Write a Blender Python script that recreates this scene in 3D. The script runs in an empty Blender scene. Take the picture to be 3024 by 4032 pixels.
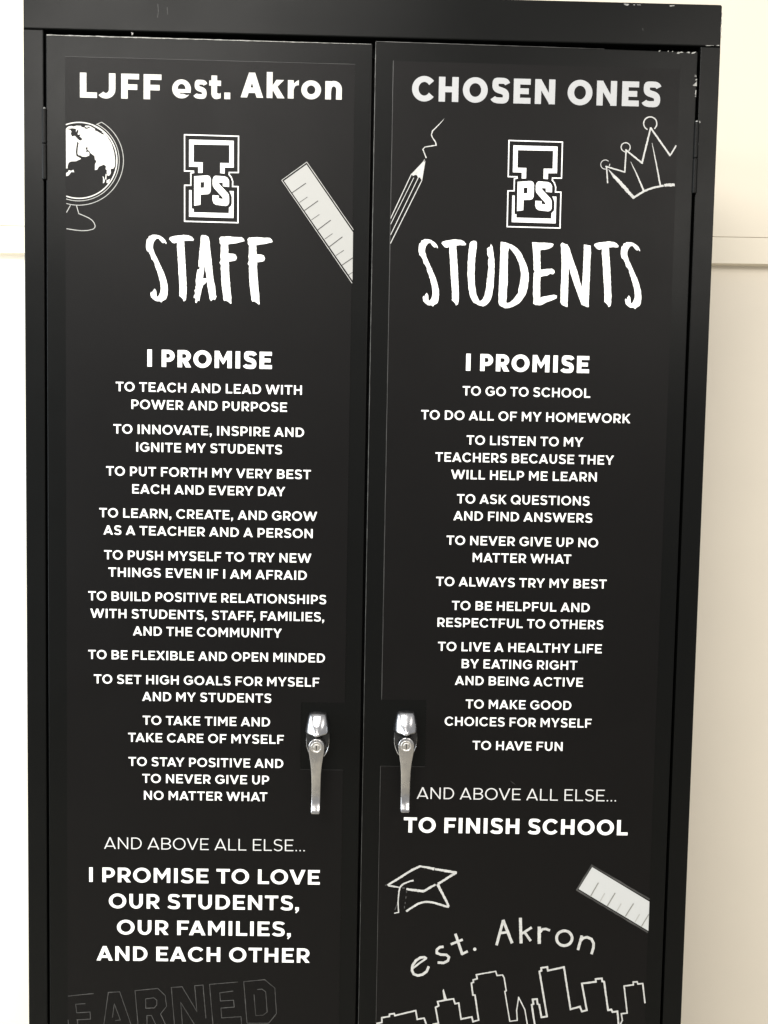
import bpy, bmesh, math, random
from math import sin, cos, pi, radians
from mathutils import Vector, Matrix, noise
from mathutils.geometry import delaunay_2d_cdt

random.seed(7)
SC = bpy.context.scene
COL = SC.collection

# ------------------------------------------------------------------ camera
# World: X to the right along the cabinet front, Y into the room wall, Z up.
# Camera solved from the cabinet edges (0.914 m wide, 1.98 m high).
FPX = 3300.0
CAM = Vector((0.46739, -1.13150, 1.36932))
PITCH, ROLL, YAW = -0.05710613, -0.01879431, -0.0129694
RM = Matrix.Rotation(YAW, 3, 'Z') @ Matrix.Rotation(PITCH, 3, 'X') @ Matrix.Rotation(ROLL, 3, 'Y')
cd = bpy.data.cameras.new('camera')
cd.sensor_fit = 'VERTICAL'
cd.sensor_height = 36.0
cd.lens = 36.0 * FPX / 4032.0
cd.clip_start = 0.02
cd.clip_end = 50
cam = bpy.data.objects.new('camera', cd)
COL.objects.link(cam)
right, fwd, up = RM.col[0], RM.col[1], RM.col[2]
m = Matrix((right, up, -fwd)).transposed().to_4x4()
m.translation = CAM
cam.matrix_world = m
SC.camera = cam
SC.render.resolution_x, SC.render.resolution_y = 768, 1024

# ------------------------------------------------------------------ world and lamps
w = bpy.data.worlds.new('World')
SC.world = w
w.use_nodes = True
bg = w.node_tree.nodes['Background']
bg.inputs['Color'].default_value = (1.0, 0.99, 0.985, 1)
bg.inputs['Strength'].default_value = 0.63


def lamp(name, loc, target, sx, sy, power, col):
    l = bpy.data.lights.new(name, 'AREA')
    l.shape = 'RECTANGLE'
    l.size, l.size_y = sx, sy
    l.energy = power
    l.color = col
    o = bpy.data.objects.new(name, l)
    COL.objects.link(o)
    o.location = loc
    o.rotation_euler = (Vector(target) - Vector(loc)).to_track_quat('-Z', 'Y').to_euler()
    return o


lamp('ceiling_or_fill_lamp', (-0.60, -2.20, 2.75), (-0.35, -0.7, 0), 1.2, 0.6, 56, (1.0, 0.965, 0.91))
lamp('ceiling_or_fill_lamp', (0.05, -1.15, 2.75), (0.05, -0.9, 0), 0.9, 0.3, 20, (1.0, 0.965, 0.91))
lamp('ceiling_or_fill_lamp', (2.10, -1.85, 2.75), (1.6, -0.5, 0), 1.2, 0.6, 17, (1.0, 0.94, 0.86))
lamp('ceiling_or_fill_lamp', (2.00, -3.30, 2.75), (1.2, -0.2, 0.4), 1.2, 0.6, 40, (1.0, 0.95, 0.88))  # added fill lamp, unseen; lifts the lower wall and lower white print
lamp('window_lamp', (-1.9, -0.60, 1.45), (-0.1, 0.45, 0.95), 1.2, 2.0, 92, (0.87, 0.94, 1.0))

SC.view_settings.view_transform = 'Standard'
SC.view_settings.look = 'None'
SC.view_settings.exposure = 0.0
SC.view_settings.gamma = 1.0


# ------------------------------------------------------------------ survey helpers
def at(px, py, Y=0.0):
    """pixel of the survey photograph -> point of the plane y=Y (metres)"""
    d = RM @ Vector(((px - 1512) / FPX, 1.0, -(py - 2016) / FPX))
    t = (Y - CAM.y) / d.y
    return CAM + d * t


# ------------------------------------------------------------------ materials
def mat(name, col, rough=0.5, metal=0.0, spec=0.5, noise_amt=0.0, noise_scale=40, bump=0.0, bump_scale=300,
        rvar=0.0, rscale=6, col2=None, coat=0.0):
    M = bpy.data.materials.new(name)
    M.use_nodes = True
    nt = M.node_tree
    b = nt.nodes['Principled BSDF']
    b.inputs['Base Color'].default_value = (*col, 1)
    b.inputs['Roughness'].default_value = rough
    b.inputs['Metallic'].default_value = metal
    b.inputs['Specular IOR Level'].default_value = spec
    if coat:
        b.inputs['Coat Weight'].default_value = coat
        b.inputs['Coat Roughness'].default_value = 0.1
    geo = nt.nodes.new('ShaderNodeNewGeometry')

    def ns(scale, detail=3, rgh=.6):
        n = nt.nodes.new('ShaderNodeTexNoise')
        n.inputs['Scale'].default_value = scale
        n.inputs['Detail'].default_value = detail
        n.inputs['Roughness'].default_value = rgh
        nt.links.new(geo.outputs['Position'], n.inputs['Vector'])
        return n
    if noise_amt:
        n = ns(noise_scale, 4)
        r = nt.nodes.new('ShaderNodeMapRange')
        r.inputs['From Min'].default_value = .3
        r.inputs['From Max'].default_value = .7
        nt.links.new(n.outputs['Fac'], r.inputs['Value'])
        mx = nt.nodes.new('ShaderNodeMix')
        mx.data_type = 'RGBA'
        c2 = col2 or tuple(c * (1 - noise_amt) for c in col)
        mx.inputs[6].default_value = (*col, 1)
        mx.inputs[7].default_value = (*c2, 1)
        nt.links.new(r.outputs['Result'], mx.inputs[0])
        nt.links.new(mx.outputs[2], b.inputs['Base Color'])
    if rvar:
        n = ns(rscale, 5, .62)
        r = nt.nodes.new('ShaderNodeMapRange')
        r.inputs['From Min'].default_value = .3
        r.inputs['From Max'].default_value = .7
        r.inputs['To Min'].default_value = rough - rvar
        r.inputs['To Max'].default_value = rough + rvar
        nt.links.new(n.outputs['Fac'], r.inputs['Value'])
        nt.links.new(r.outputs['Result'], b.inputs['Roughness'])
    if bump:
        n = ns(bump_scale, 3)
        bp = nt.nodes.new('ShaderNodeBump')
        bp.inputs['Strength'].default_value = bump
        bp.inputs['Distance'].default_value = .001
        nt.links.new(n.outputs['Fac'], bp.inputs['Height'])
        nt.links.new(bp.outputs['Normal'], b.inputs['Normal'])
    return M


M_PAINT = mat('black_enamel', (.0026, .0028, .0026), .36, spec=.10, bump=.07, bump_scale=420, rvar=.05, rscale=4)
M_IN = mat('cabinet_inside', (.004, .004, .004), .8)
M_VINYL = mat('black_vinyl', (.0036, .0033, .0032), .43, spec=.11, bump=.10, bump_scale=900, rvar=.035, rscale=7)
M_EDGE = mat('vinyl_edge', (.040, .040, .039), .5, noise_amt=.75, noise_scale=30)
M_WHITE = mat('white_print', (.86, .86, .84), .5, spec=.35)
M_OFFW = mat('offwhite_print', (.56, .55, .52), .5, spec=.35)
M_LGREY = mat('light_grey_print', (.60, .60, .595), .5, spec=.35)
M_RULE = mat('pale_grey_print', (.46, .47, .465), .5, spec=.35)
M_HEAD = mat('silver_grey_print', (.375, .38, .385), .5, spec=.35)
M_RULEL = mat('warm_grey_print', (.345, .345, .33), .5, spec=.35)
M_CHALK = mat('chalk_print', (.53, .53, .51), .55, spec=.3, noise_amt=.28, noise_scale=260)
M_LINE = mat('line_print', (.42, .42, .40), .55, spec=.3, noise_amt=.25, noise_scale=200)
M_DIM = mat('dim_print', (.068, .067, .065), .55, spec=.3, noise_amt=.7, noise_scale=26)
M_TICK = mat('dark_print', (.025, .025, .023), .5)
M_TICK2 = mat('grey_print', (.20, .20, .185), .5)
M_CHIP_HILITE = mat('chip_and_highlight', (.36, .36, .34), .5, metal=.3, noise_amt=.75, noise_scale=300)  # bare chips, and the painted highlight on the left door's top edge
M_CHROME = mat('polished_chrome', (.43, .43, .44), .23, metal=1, rvar=.05, rscale=60)
M_SATIN = mat('satin_nickel', (.47, .46, .445), .25, metal=1, rvar=.05, rscale=60, noise_amt=.30, noise_scale=28, col2=(.30, .30, .31))
M_LOCK = mat('lock_face_nickel', (.50, .49, .47), .34, metal=1)
M_SLOT_REFL = mat('key_slot', (.01, .01, .01), .6)  # key slot, and the dark reflection painted on each handle plate
M_WALL = mat('cream_wall_paint', (.765, .705, .60), .75, spec=.2, noise_amt=.025, noise_scale=5, bump=.12, bump_scale=160)
M_RAIL = mat('cream_rail_paint', (.79, .73, .61), .6, spec=.3, noise_amt=.02, noise_scale=9)
M_FLOOR = mat('floor_tile', (.52, .49, .42), .6, noise_amt=.15, noise_scale=12)


# ------------------------------------------------------------------ object helpers
def link(name, mesh, material=None, parent=None, label=None, smooth=False):
    o = bpy.data.objects.new(name, mesh)
    COL.objects.link(o)
    if material:
        mesh.materials.append(material)
    if parent:
        o.parent = parent
    if label:
        o['label'] = label
    if smooth:
        for p in mesh.polygons:
            p.use_smooth = True
        mesh.set_sharp_from_angle(angle=radians(42))
    return o


def from_bm(name, bm, material, parent=None, label=None, smooth=False):
    me = bpy.data.meshes.new(name)
    bmesh.ops.recalc_face_normals(bm, faces=bm.faces)
    bm.to_mesh(me)
    bm.free()
    return link(name, me, material, parent, label, smooth)


def prism_bm(pts, y0, y1, bev=0.0, seg=2, bm=None):
    """solid from an outline of (x,z) points between y0 (front) and y1 (back)"""
    b = bmesh.new()
    f = [b.verts.new((x, y0, z)) for x, z in pts]
    k = [b.verts.new((x, y1, z)) for x, z in pts]
    n = len(pts)
    b.faces.new(f)
    b.faces.new(k[::-1])
    for i in range(n):
        b.faces.new((f[i], k[i], k[(i + 1) % n], f[(i + 1) % n]))
    if bev:
        es = [e for e in b.edges if all(abs(v.co.y - y0) < 1e-9 for v in e.verts)]
        bmesh.ops.bevel(b, geom=es, offset=bev, segments=seg, profile=.5, affect='EDGES')
    return b


def boxpts(x0, x1, z0, z1):
    return [(x0, z0), (x1, z0), (x1, z1), (x0, z1)]


# ------------------------------------------------------------------ 2D shapes
def pip(x, y, poly):
    wn = 0
    n = len(poly)
    for i in range(n):
        x0, y0 = poly[i]
        x1, y1 = poly[(i + 1) % n]
        if y0 <= y:
            if y1 > y and (x1 - x0) * (y - y0) - (x - x0) * (y1 - y0) > 0:
                wn += 1
        elif y1 <= y and (x1 - x0) * (y - y0) - (x - x0) * (y1 - y0) < 0:
            wn -= 1
    return wn != 0


def region(ops, eps=1e-5):
    """ops: ('+'|'-', polygon) painted in order -> verts, triangles of what stays"""
    V, E = [], []
    bbs = []
    for s, p in ops:
        b = len(V)
        V += [Vector(q) for q in p]
        E += [(b + i, b + (i + 1) % len(p)) for i in range(len(p))]
        xs = [q[0] for q in p]
        ys = [q[1] for q in p]
        bbs.append((min(xs), max(xs), min(ys), max(ys)))
    v, e, f, *_ = delaunay_2d_cdt(V, E, [], 0, eps, False)
    out = []
    for t in f:
        cx = sum(v[i][0] for i in t) / len(t)
        cy = sum(v[i][1] for i in t) / len(t)
        on = False
        for (s, p), bb in zip(ops, bbs):
            if bb[0] <= cx <= bb[1] and bb[2] <= cy <= bb[3] and (s == '+') != on and pip(cx, cy, p):
                on = (s == '+')
        if on:
            out.append(tuple(t))
    used = sorted({i for t in out for i in t})
    ix = {o: n for n, o in enumerate(used)}
    return [(v[i][0], v[i][1]) for i in used], [tuple(ix[i] for i in t) for t in out]


def bez(p0, p1, p2, p3, n=7):
    r = []
    for i in range(1, n + 1):
        t = i / n
        a, b, c, d = (1 - t) ** 3, 3 * t * (1 - t) ** 2, 3 * t * t * (1 - t), t ** 3
        r.append((a * p0[0] + b * p1[0] + c * p2[0] + d * p3[0], a * p0[1] + b * p1[1] + c * p2[1] + d * p3[1]))
    return r


def stroke(pts, wd, cap=0.0, rough=0.0, step=None, seed=0):
    """outline of a line of width wd (a number or one per point); cap lengthens its ends"""
    wl = list(wd) if isinstance(wd, (list, tuple)) else [wd] * len(pts)
    if step:
        P, W = [], []
        for i in range(len(pts) - 1):
            (x0, y0), (x1, y1) = pts[i], pts[i + 1]
            k = max(1, int(math.hypot(x1 - x0, y1 - y0) / step))
            for j in range(k):
                t = j / k
                P.append((x0 + (x1 - x0) * t, y0 + (y1 - y0) * t))
                W.append(wl[i] + (wl[i + 1] - wl[i]) * t)
        P.append(pts[-1])
        W.append(wl[-1])
        pts, wl = P, W
    rnd = random.Random(seed + 11)
    n = len(pts)
    L, R = [], []
    for i in range(n):
        x, y = pts[i]
        a = pts[max(0, i - 1)]
        b = pts[min(n - 1, i + 1)]
        d0 = Vector((x - a[0], y - a[1]))
        d1 = Vector((b[0] - x, b[1] - y))
        if d0.length < 1e-9:
            d0 = d1
        if d1.length < 1e-9:
            d1 = d0
        d0.normalize()
        d1.normalize()
        d = d0 + d1
        if d.length < 1e-4:
            d = d1
        d.normalize()
        k = 1 / max(.45, d.dot(d1))
        nx, ny = -d.y, d.x
        h = wl[i] / 2 * k
        h1 = h * (1 + rnd.uniform(-rough, rough))
        h2 = h * (1 + rnd.uniform(-rough, rough))
        ex = ey = 0
        if cap and i == 0:
            ex, ey = -d1.x * cap, -d1.y * cap
        if cap and i == n - 1:
            ex, ey = d0.x * cap, d0.y * cap
        L.append((x + nx * h1 + ex, y + ny * h1 + ey))
        R.append((x - nx * h2 + ex, y - ny * h2 + ey))
    return L + R[::-1]


def arc(cx, cy, rx, ry, a0, a1, n=24):
    return [(cx + rx * cos(radians(a0 + (a1 - a0) * i / n)), cy + ry * sin(radians(a0 + (a1 - a0) * i / n))) for i in range(n + 1)]


def ell(cx, cy, rx, ry, n=36):
    return arc(cx, cy, rx, ry, 0, 360, n)[:-1]


# ------------------------------------------------------------------ geometric sans lettering
def rc(x0, y0, x1, y1):
    return ('+', [(x0, y0), (x1, y0), (x1, y1), (x0, y1)])


def glyph(ch, w):
    """ops and advance of one letter; capital height = 1, w = stem width"""
    h = w * .86
    s = .088 - .08 * (w - .22)      # side bearing of stems
    r = .048 - .04 * (w - .22)      # of rounds
    g = .25 * (w - .22)             # boldness widens letters
    O = .014
    if ch == 'I':
        return [rc(s, 0, s + w, 1)], w + 2 * s
    if ch == 'L':
        W = .66 + g
        return [rc(s, 0, s + w, 1), rc(s, 0, s + W, h)], s + W + .03
    if ch in 'EF':
        W = (.70 if ch == 'E' else .69) + g
        o = [rc(s, 0, s + w, 1), rc(s, 1 - h, s + W, 1), rc(s, .5 - h / 2 - (.0 if ch == 'E' else .03), s + W - .07, .5 + h / 2 - (.0 if ch == 'E' else .03))]
        if ch == 'E':
            o.append(rc(s, 0, s + W + .01, h))
        return o, s + W + (.055 if ch == 'E' else .04)
    if ch == 'H':
        W = .82 + g
        return [rc(s, 0, s + w, 1), rc(s + W - w, 0, s + W, 1), rc(s, .5 - h / 2, s + W, .5 + h / 2)], W + 2 * s
    if ch == 'T':
        W = .80 + g
        x = .032
        return [rc(x, 1 - h, x + W, 1), rc(x + W / 2 - w / 2, 0, x + W / 2 + w / 2, 1)], W + 2 * x
    if ch in 'OQ':
        W = 1.04 + g
        c = r + W / 2
        o = [('+', ell(c, .5, W / 2, .5 + O)), ('-', ell(c, .5, W / 2 - w * 1.02, .5 + O - h * 1.02))]
        if ch == 'Q':
            o.append(('+', [(c + .06, .30), (c + .06 + w * .62, .30 + w * .62), (r + W + .01, .06), (r + W - w * .62 + .01, -.04)]))
        return o, W + 2 * r
    if ch in 'CG':
        W = (1.02 if ch == 'C' else 1.03) + g
        c = r + W / 2
        a1 = 40
        a0 = -40 if ch == 'C' else -36
        o = [('+', ell(c, .5, W / 2, .5 + O)), ('-', ell(c, .5, W / 2 - w * 1.02, .5 + O - h * 1.02))]
        o.append(('-', [(c + .02, .5), (c + .02 + cos(radians(a0)), .5 + sin(radians(a0))), (c + 1.5, .5), (c + .02 + cos(radians(a1)), .5 + sin(radians(a1)))]))
        if ch == 'C':
            return o, W * .935 + 2 * r - .02
        xr = c + W / 2 - .055
        o += [rc(xr - w * .95, .155, xr, .5), rc(c + .02, .545 - h, xr, .545)]
        return o, W * .945 + 2 * r + .01
    if ch == 'D':
        W = .86 + g
        xm = s + W * .42
        out = [(s, 0)] + arc(xm, .5, s + W - xm, .5, -90, 90, 22) + [(s, 1)]
        inn = [(s + w, h)] + arc(xm, .5, s + W - xm - w, .5 - h, -90, 90, 22) + [(s + w, 1 - h)]
        return [('+', out), ('-', inn)], s + W + r
    if ch in 'PR':
        W = (.74 if ch == 'P' else .76) + g
        yb = .30 if ch == 'P' else .315
        xm = s + W * .52
        cy = (1 + yb) / 2
        ry = (1 - yb) / 2
        out = [(s, yb)] + arc(xm, cy, s + W - xm, ry, -90, 90, 18) + [(s, 1)]
        inn = [(s + w, yb + h)] + arc(xm, cy, max(.03, s + W - xm - w), ry - h, -90, 90, 18) + [(s + w, 1 - h)]
        o = [('+', out), ('-', inn), rc(s, 0, s + w, 1)]
        if ch == 'R':
            o.append(('+', [(s + W + .02, 0), (s + W + .02 - w * 1.22, 0), (s + W * .42 - w * .3, yb + h * .5), (s + W * .42 + w * .85, yb + h * .5)]))
            return o, s + W + .045
        return o, s + W + .035
    if ch == 'B':
        W = .80 + g
        xm = s + W * .52
        ym = .505
        o1 = [(s, ym - h / 2)] + arc(xm, (1 + ym - h / 2) / 2, s + W - .035 - xm, (1 - ym + h / 2) / 2, -90, 90, 16) + [(s, 1)]
        o2 = [(s, 0)] + arc(xm, (ym + h / 2) / 2, s + W - xm, (ym + h / 2) / 2, -90, 90, 16) + [(s, ym + h / 2)]
        i1 = [(s + w, ym + h / 2)] + arc(xm, (1 - h + ym + h / 2) / 2, max(.02, s + W - .035 - xm - w), (1 - h - ym - h / 2) / 2, -90, 90, 12) + [(s + w, 1 - h)]
        i2 = [(s + w, h)] + arc(xm, (h + ym - h / 2) / 2, max(.02, s + W - xm - w), (ym - h / 2 - h) / 2, -90, 90, 12) + [(s + w, ym - h / 2)]
        return [('+', o1), ('+', o2), ('-', i1), ('-', i2)], s + W + .045
    if ch == 'U':
        W = .80 + g
        ry = .44
        c = s + W / 2
        out = [(s, 1)] + arc(c, ry - O, W / 2, ry, 180, 360, 24) + [(s + W, 1)]
        inn = [(s + w, 1.01)] + arc(c, ry - O, W / 2 - w, ry - h, 180, 360, 24) + [(s + W - w, 1.01)]
        return [('+', out), ('-', inn)], W + 2 * s
    if ch == 'J':
        W = .60 + g
        x = .03
        rr = max(.33, w + .12)
        cx = x + W - rr
        out = [(x + W - w, 1), (x + W, 1)] + arc(cx, rr - O, rr, rr, 0, -140, 18) + \
            arc(cx, rr - O, rr - w, rr - h, -140, 0, 18)
        return [('+', out)], x + W + s
    if ch in 'AV':
        W = (.98 if ch == 'A' else .96) + g * 1.3
        x = .012
        a = w * .52
        wd = w * 1.11
        k = W / 2 - a
        yi = (W / 2 - wd) / k
        o = [('+', [(x, 0), (x + W, 0), (x + W / 2 + a, 1), (x + W / 2 - a, 1)]), ('-', [(x + wd, -.01), (x + W - wd, -.01), (x + W / 2, yi)])]
        if ch == 'A':
            y0, y1 = .185, .185 + h
            o.append(('+', [(x + k * y0 + .02, y0), (x + W - k * y0 - .02, y0), (x + W - k * y1 - .02, y1), (x + k * y1 + .02, y1)]))
        else:
            o = [(q, [(px, 1 - py) for px, py in p]) for q, p in o]
        return o, W + 2 * x
    if ch == 'W':
        W = 1.46 + g * 2
        x = .012
        wd = w * 1.06
        a = w * .50
        hw = (W + wd) / 2
        o = []
        for i in range(2):
            b = x + i * (hw - wd)
            k = hw / 2 - a
            o.append(('+', [(b, 1), (b + hw / 2 - a, 0), (b + hw / 2 + a, 0), (b + hw, 1)]))
            o.append(('-', [(b + wd, 1.01), (b + hw - wd, 1.01), (b + hw / 2, 1 - (hw / 2 - wd) / k)]))
        return o, W + 2 * x
    if ch == 'M':
        W = .98 + g * 1.3
        c = s + W / 2
        return [rc(s, 0, s + w * .95, 1), rc(s + W - w * .95, 0, s + W, 1),
                ('+', [(s, 1), (s + w * 1.0, 1), (c, .52), (s + W - w * 1.0, 1), (s + W, 1), (s + W, .98), (c + .012, .22), (c - .012, .22), (s, .98)])], W + 2 * s
    if ch == 'N':
        W = .84 + g
        return [rc(s, 0, s + w * .97, 1), rc(s + W - w * .97, 0, s + W, 1), ('+', [(s, 1), (s + w * .93, 1), (s + W, .02), (s + W, 0), (s + W - w * .86, 0), (s, .95)])], W + 2 * s
    if ch == 'K':
        W = .82 + g
        return [rc(s, 0, s + w, 1), ('+', [(s + W - w * 1.28, 1), (s + W - .01, 1), (s + w * .9, .36), (s + w * .9, .36 - h * .2), (s + w * .5, .40)]),
                ('+', [(s + W + .01, 0), (s + W + .01 - w * 1.25, 0), (s + w * 1.1, .50), (s + w * 1.1 + w * .72, .66)])], s + W + .02
    if ch == 'X':
        W = .92 + g
        x = .016
        return [('+', [(x, 0), (x + w * 1.25, 0), (x + W - .01, 1), (x + W - .01 - w * 1.25, 1)]), ('+', [(x + W, 0), (x + W - w * 1.25, 0), (x + .01, 1), (x + .01 + w * 1.25, 1)])], W + 2 * x
    if ch == 'Y':
        W = .93 + g
        x = .008
        c = x + W / 2
        return [rc(c - w / 2, 0, c + w / 2, .42), ('+', [(x, 1), (x + w * 1.2, 1), (c, .56), (x + W - w * 1.2, 1), (x + W, 1), (c + w / 2, .38), (c - w / 2, .38)])], W + 2 * x
    if ch == 'S':
        x0, x1 = .045, .80 + g
        yt, yb = 1 + O - h / 2, -O + h / 2
        Lx, Rx = x0 + .04 + w / 2, x1 - w / 2
        P = [(x1 - .055 - h * .12, 1 - h * .9 - .02)]
        c = (x0 + x1) / 2
        for sg in (((.84 * x1, .905), (c + .14, yt), (c + .01, yt)),
                   ((c - .20, yt), (Lx, .90), (Lx, .715)),
                   ((Lx, .585), (c - .14, .545), (c, .512)),
                   ((c + .17, .468), (Rx, .43), (Rx, .285)),
                   ((Rx, .11), (c + .19, yb), (c + .0, yb)),
                   ((c - .14, yb), (x0 + .12, .115), (x0 + .055 + h * .1, .14 + h * .30))):
            P += bez(P[-1], *sg, n=6)
        n = len(P)
        W = [h + (w * 1.0 - h) * (sin(pi * i / (n - 1)) ** 2) * .9 for i in range(n)]
        return [('+', stroke(P, W))], x1 + .045
    d = w * 1.04
    if ch == '.':
        return [rc(s * .8, 0, s * .8 + d, d)], d + s * 1.6
    if ch == ',':
        return [('+', [(s * .7, 0), (s * .7 + w * .42, -.01), (s * .7 + w * .02, -.15), (s * .7 + w * .30, -.21), (s * .7 + d, -.01), (s * .7 + d, d), (s * .7, d)])], d + s * 1.5
    X = .735
    if ch == 'o':
        W = .86 + g
        c = r + W / 2
        return [('+', ell(c, X / 2, W / 2, X / 2 + O)), ('-', ell(c, X / 2, W / 2 - w * .98, X / 2 + O - h * .93))], W + 2 * r
    if ch == 'e':
        W = .83 + g
        c = r + W / 2
        o = [('+', ell(c, X / 2, W / 2, X / 2 + O)), ('-', ell(c, X / 2, W / 2 - w * .95, X / 2 + O - h * .82))]
        yb = X * .40
        o += [('-', [(c, yb + .01), (c + .6, yb + .01), (c + .6, yb - .08), (c + .235, .12), (c, yb - .1)]),
              rc(r + w * .4, yb - h * .36, r + W - .012, yb + h * .30)]
        return o, W + 2 * r
    if ch == 's':
        sc = .80
        o, a = glyph('S', w * 1.12)
        return [(q, [(px * sc * .93, py * X) for px, py in p]) for q, p in o], a * sc * .93
    if ch == 't':
        W = .52 + g
        x = .02
        xs = x + .10
        return [rc(xs, .2, xs + w, X + .20), rc(x, X - h * .95, x + W, X),
                ('+', [(xs, .24)] + arc(xs + .22, .215, .22, .225, 180, 285, 12) + [(x + W - .01, .03), (x + W - .01, .03 + h), (xs + w + .10, h * .93), (xs + w, .24)])], W + .05
    if ch == 'k':
        W = .76 + g
        return [rc(s, 0, s + w, 1.04), ('+', [(s + W - w * 1.35, X), (s + W - .01, X), (s + w * .9, .24), (s + w * .9, .20), (s + w * .6, .36)]),
                ('+', [(s + W + .02, 0), (s + W + .02 - w * 1.25, 0), (s + w * 1.0, .34), (s + w * 1.75, .50)])], s + W + .02
    if ch == 'r':
        W = .47 + g
        return [rc(s, 0, s + w, X), ('+', [(s + w * .6, .30)] + [(s + w, .36), (s + w + .06, .49), (s + w + .14, .535), (s + W, .54), (s + W, X + O), (s + w + .13, X - .03), (s + w * .9, X - .16)])], s + W + .01
    if ch == 'n':
        W = .72 + g
        c = s + W / 2
        out = [(s + W - w, 0), (s + W, 0)] + arc(c + .01, .42, W / 2 - .01, X + O - .42, 0, 180, 18) + [(s + w * .3, .3), (s + w, .3)] + arc(c + .01, .38, W / 2 - w, X + O - .38 - h, 180, 0, 14)
        return [rc(s, 0, s + w, X), ('+', out)], W + 2 * s
    return [], .34


KERN = {('T', 'O'): -.03, ('T', 'A'): -.12, ('A', 'T'): -.12, ('A', 'V'): -.12, ('V', 'A'): -.12, ('A', 'Y'): -.13, ('Y', 'A'): -.13,
        ('L', 'T'): -.12, ('L', 'Y'): -.14, ('L', 'V'): -.1, ('F', 'A'): -.1, ('P', 'A'): -.09, ('W', 'A'): -.08, ('A', 'W'): -.08,
        ('O', 'V'): -.03, ('L', 'O'): -.04, ('K', 'E'): 0, ('R', 'Y'): -.04, ('F', ','): -.14, ('S', ','): -.02, ('L', 'W'): -.08, ('T', 'T'): .01}
_cache = {}


def text_mesh(txt, w, track=0.055, space=.345):
    V, F = [], []
    x = 0
    prev = None
    for ch in txt:
        if ch == ' ':
            x += space
            prev = None
            continue
        k = (ch, w)
        if k not in _cache:
            o, a = glyph(ch, w)
            _cache[k] = (*region(o), a)
        v, f, a = _cache[k]
        x += KERN.get((prev, ch), 0)
        b = len(V)
        V += [(p[0] + x, p[1]) for p in v]
        F += [tuple(i + b for i in t) for t in f]
        x += a + track
        prev = ch
    mn = min(p[0] for p in V)
    mxx = max(p[0] for p in V)
    return [(p[0] - mn, p[1]) for p in V], F, mxx - mn


# ------------------------------------------------------------------ cabinet depths
Y_FRAME = 0.0        # face of the frame
Y_DOOR = -0.0015     # face of the doors
Y_VINYL = -0.0019    # face of the printed vinyl
Y_INK = -0.0021      # printed layer
Y_INK2 = -0.0023     # second print on top of the first


def flat(name, V2, F, conv, material, parent, label=None, Y=Y_INK):
    me = bpy.data.meshes.new(name)
    vs = []
    for p in V2:
        q = conv(p)
        vs.append((q[0], Y, q[1]))
    # faces look to -Y
    fs = []
    for t in F:
        a, b, c = (Vector(vs[i]) for i in t[:3])
        n = (b - a).cross(c - a)
        fs.append(t if n.y < 0 else t[::-1])
    me.from_pydata(vs, [], fs)
    return link(name, me, material, parent, label)


def zconv(rx, ry, s):
    def c(p):
        q = at(rx + p[0] / s, ry + p[1] / s, Y_INK)
        return q.x, q.z
    return c


def drawing(name, ops, reg, material, parent, label=None, Y=Y_INK):
    v, f = region(ops, 1e-4)
    return flat(name, v, f, zconv(*reg), material, parent, label, Y)


# ------------------------------------------------------------------ the cabinet body
cab = bpy.data.objects.new('storage_cabinet', None)
COL.objects.link(cab)
cab.location = (0, 0, 0)
cab['label'] = 'tall black metal two door storage cabinet with white printed promises and chrome handles'
cab['category'] = 'cabinet'

WC, HC, DC = .914, 1.980, .457
XL, XR = .0262, .8876          # inner edges of the frame stiles
ZR = 1.9262                    # underside of the top rail
o = from_bm('top_rail', prism_bm([(0, ZR + .0008), (WC, ZR + .0002), (WC, HC - .002), (WC - .002, HC), (.002, HC), (0, HC - .002)], Y_FRAME, .03, .0016), M_PAINT, cab)
from_bm('side_stile', prism_bm(boxpts(0, XL, .02, ZR + .0003), Y_FRAME + .0002, .03, .0012), M_PAINT, cab)
from_bm('side_stile', prism_bm(boxpts(XR, WC, .02, ZR - .0003), Y_FRAME + .0002, .03, .0012), M_PAINT, cab)
from_bm('side_panel', prism_bm(boxpts(.0006, .0022, .02, HC - .003), .031, DC), M_PAINT, cab)
from_bm('side_panel', prism_bm(boxpts(WC - .0022, WC - .0006, .02, HC - .003), .031, DC), M_PAINT, cab)
from_bm('top_panel', prism_bm(boxpts(.0023, WC - .0023, HC - .0025, HC - .0009), .031, DC), M_PAINT, cab)
from_bm('back_panel', prism_bm(boxpts(.003, WC - .003, .02, HC - .004), DC - .002, DC - .0005), M_IN, cab)
# door stop behind the gaps
b = prism_bm(boxpts(XL - .012, XL + .014, .06, ZR + .01), .0305, .034)
for pts in (boxpts(XR - .014, XR + .012, .06, ZR + .01), boxpts(XL + .0145, XR - .0145, ZR - .012, ZR + .01), boxpts(.43, .486, .06, ZR - .0125)):
    b2 = prism_bm(pts, .0305, .034)
    me = bpy.data.meshes.new('t')
    b2.to_mesh(me)
    b.from_mesh(me)
    b2.free()
from_bm('door_stop', b, M_IN, cab)
from_bm('plinth', prism_bm(boxpts(.004, WC - .004, 0, .0198), .02, DC - .01), M_PAINT, cab)


def door(x0, x1, zl, zr, label):
    return from_bm('door', prism_bm([(x0, .045), (x1, .045), (x1, zr), (x0, zl)], Y_DOOR, .022, .0013, 3), M_PAINT, cab, label)


dl = door(.0298, .4556, 1.9192, 1.9178, 'left door, headed with the word STAFF')
dr = door(.4589, .8836, 1.9214, 1.9182, 'right door, headed with the word STUDENTS')
from_bm('bottom_rail', prism_bm(boxpts(XL + .0002, XR - .0002, .021, .041), Y_FRAME, .03, .001), M_PAINT, cab)


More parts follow.
